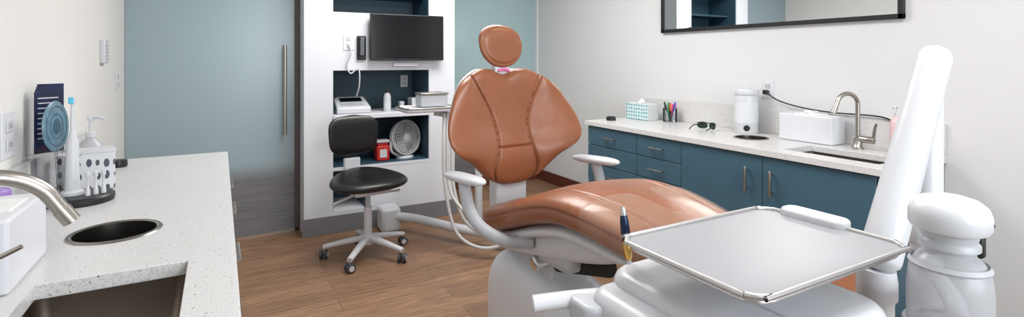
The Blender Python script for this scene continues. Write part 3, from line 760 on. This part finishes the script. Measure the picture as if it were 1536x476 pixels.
# ---------------------------------------------------------------- delivery unit
du=group('dental_delivery_unit')
TX,TY,TZ=1.081,.758,.98
slab('tray_pan',(TX,TY),.268,.182,.05,TZ-.008,TZ,M_matt,du,.003)
tube('tray_rim',[(TX+x,TY+y,TZ+.002) for x,y in rrect(.270,.184,.052,6)],.0055,M_alu,du,seg=2,closed=True,n=10)
slab('tray_under',(TX,TY),.262,.176,.05,TZ-.018,TZ-.008,M_alu,du,.005)
slab('tray_clip',(1.356,.80),.032,.085,.028,TZ-.012,TZ+.02,M_plast,du,.009)
slab('tray_bracket',(TX+.0,TY),.12,.10,.03,TZ-.045,TZ-.018,M_plast,du,.008)
cyl('tray_pivot',(TX,TY,.88),(TX,TY,TZ-.03),.03,M_plast,du)
slab('head_body',(1.03,.78),.21,.235,.08,.79,.89,M_plast,du,.03)
slab('head_front_shell',(.86,.84),.105,.16,.06,.775,.862,M_plast,du,.03)
slab('head_lower',(1.02,.80),.17,.17,.06,.735,.805,M_plast2,du,.02)
slab('head_seam',(.975,.78),.004,.20,.003,.888,.8915,M_plast2,du,.001)
tube('grab_handle',[(.655,1.07,.812),(.67,1.063,.813),(.72,1.04,.818),(.79,1.005,.824),(.86,.97,.826)],lambda t:.028*math.sqrt(max(1-(1-min(t/.12,1))**2,.04)),M_plast,du,n=20,flat=.62)
slab('handle_pad',(.775,.975),.055,.05,.03,.785,.838,M_plast2,du,.012)
d=Vector((-.10,.05,1)).normalized(); p=Vector((.897,1.0,.905))
lathe('handpiece_gold',p,[(.006,-.01),(.011,0),(.011,.035),(.009,.04)],M_gold,du,axis=d,n=20)
lathe('handpiece_body',p+d*.04,[(.010,0),(.012,.02),(.011,.05),(.008,.065)],M_dblue,du,axis=d,n=20)
lathe('handpiece_tip',p+d*.105,[(.008,0),(.007,.012),(.005,.02)],M_chrome,du,axis=d,n=20)
tube('handpiece_cord',[p,(.905,.995,.86),(.93,.98,.82)],.006,M_hose,du)
tA=Vector((1.655,.655,1.405)); tB=Vector((1.435,.686,.89))
rings=[]
ax=(tB-tA); Lg=ax.length; axn=ax.normalized(); sd_=axn.cross(Vector((0,1,0))).normalized(); up_=sd_.cross(axn)
for i in range(61):
    t=i/60; r=.038+.009*t; 
    if t<.06: r=.038*math.sqrt(max(1-((.06-t)/.06)**2,.02))
    if t>.95: r=.047*math.sqrt(max(1-((t-.95)/.05)**2,.25))
    c=tA-axn*.035+axn*(Lg+.05)*t
    rings.append([c+sd_*r*math.cos(2*math.pi*j/36)+up_*r*math.sin(2*math.pi*j/36) for j in range(36)])
loft('flex_arm',rings,M_plast,du)
lathe('elbow_joint',(1.43,.687,.58),[(.03,0),(.036,.01),(.037,.22),(.044,.23),(.044,.27),(.040,.30)],M_plast,du)
box('head_link',1.15,1.44,.655,.72,.60,.66,M_plast,du,.02)
cyl('head_link_post',(1.12,.70,.60),(1.12,.70,.75),.035,M_plast,du)
cyl('support_post',(1.67,.68,.0),(1.67,.68,1.33),.037,M_plast,du,bw=.01)
lathe('post_collar',(1.67,.68,.9),[(.038,0),(.042,.01),(.042,.05),(.038,.06)],M_plast,du)
lathe('post_foot',(1.67,.68,0),[(.12,0),(.12,.03),(.06,.07),(.045,.12)],M_plast,du)
wb2=group('water_bottle_unit',(1.289,.486,0))
lathe('cap',(0,0,1.072),[(.05,-.016),(.062,-.014),(.067,-.006),(.0675,.018),(.062,.034),(.048,.046),(.025,.053),(.001,.054)],M_plast,wb2,n=56)
lathe('neck_ring',(0,0,1.02),[(.040,0),(.05,.002),(.05,.012),(.045,.018),(.05,.038)],M_plast2,wb2,n=40)
lathe('bottle',(0,0,.70),[(.001,0),(.062,0),(.068,.01),(.070,.05),(.070,.24),(.066,.275),(.055,.298),(.043,.308),(.043,.335)],M_milk,wb2,n=56)
lathe('shoulder_ring',(0,0,.982),[(.066,0),(.068,.004),(.063,.012)],M_plast2,wb2,cap=False,n=48)
tube('wall_bracket',[(.03,.0,.86),(.15,.05,.86),(.36,.19,.86)],.02,M_plast,wb2)
tube('bottle_strap',[(.073*math.cos(a),.073*math.sin(a),.86) for a in[2*math.pi*j/16 for j in range(16)]],.005,M_plast2,wb2,seg=3,closed=True,n=8)
box('black_knob',.07,.092,-.03,.0,.99,1.04,M_black,wb2,.006)
for dx in(-.012,.0,.012):
    aa=math.radians(-60)+dx*8; cyl('cap_vent',(.0665*math.cos(aa),.0665*math.sin(aa),1.075),(.069*math.cos(aa),.069*math.sin(aa),1.075),.003,M_dark,wb2,n=10)

# ---------------------------------------------------------------- lights
def area(name,loc,rot,sx,sy,e,col=(1,1,1)):
    l=bpy.data.lights.new(name,'AREA'); l.shape='RECTANGLE'; l.size=sx; l.size_y=sy; l.energy=e; l.color=col
    o=bpy.data.objects.new(name,l); o.location=loc; o.rotation_euler=rot; S.collection.objects.link(o); return o
M_em=mat('troffer_lens',(250,250,250),.5,emit=2.2)
for k,(x,y) in enumerate(((1.5,.6),(1.5,3.2))):
    g=group('ceiling_light_panel',(x,y,H))
    box('lens',-.58,.58,-.58,.58,-.012,-.004,M_em,g); 
    for a,b_,c_,d_ in((-.6,.6,-.6,-.58),(-.6,.6,.58,.6),(-.6,-.58,-.58,.58),(.58,.6,-.58,.58)): box('trim',a,b_,c_,d_,-.016,0,M_white,g)
    area('ceiling_lamp_%d'%k,(x,y,H-.03),(0,0,0),1.15,1.15,(32,54)[k],(1,.985,.965))
area('window_daylight',(1.4,YB-.15,1.65),(math.radians(90),0,0),2.1,1.35,92,(.95,.98,1))
w=bpy.data.worlds.new('sky'); S.world=w; w.use_nodes=True
w.node_tree.nodes['Background'].inputs[0].default_value=(.8,.9,1,1); w.node_tree.nodes['Background'].inputs[1].default_value=1.0

# ---------------------------------------------------------------- camera
cam=bpy.data.cameras.new('camera'); co=bpy.data.objects.new('camera',cam); S.collection.objects.link(co)
co.location=(0,0,1.4); co.rotation_euler=(math.radians(90),0,math.radians(-29.3))
cam.sensor_width=36; cam.sensor_fit='HORIZONTAL'; cam.lens=780/1536*36; cam.shift_y=-148/1536; cam.clip_start=.02
S.camera=co
S.view_settings.view_transform='Standard'; S.view_settings.look='None'; S.view_settings.exposure=0
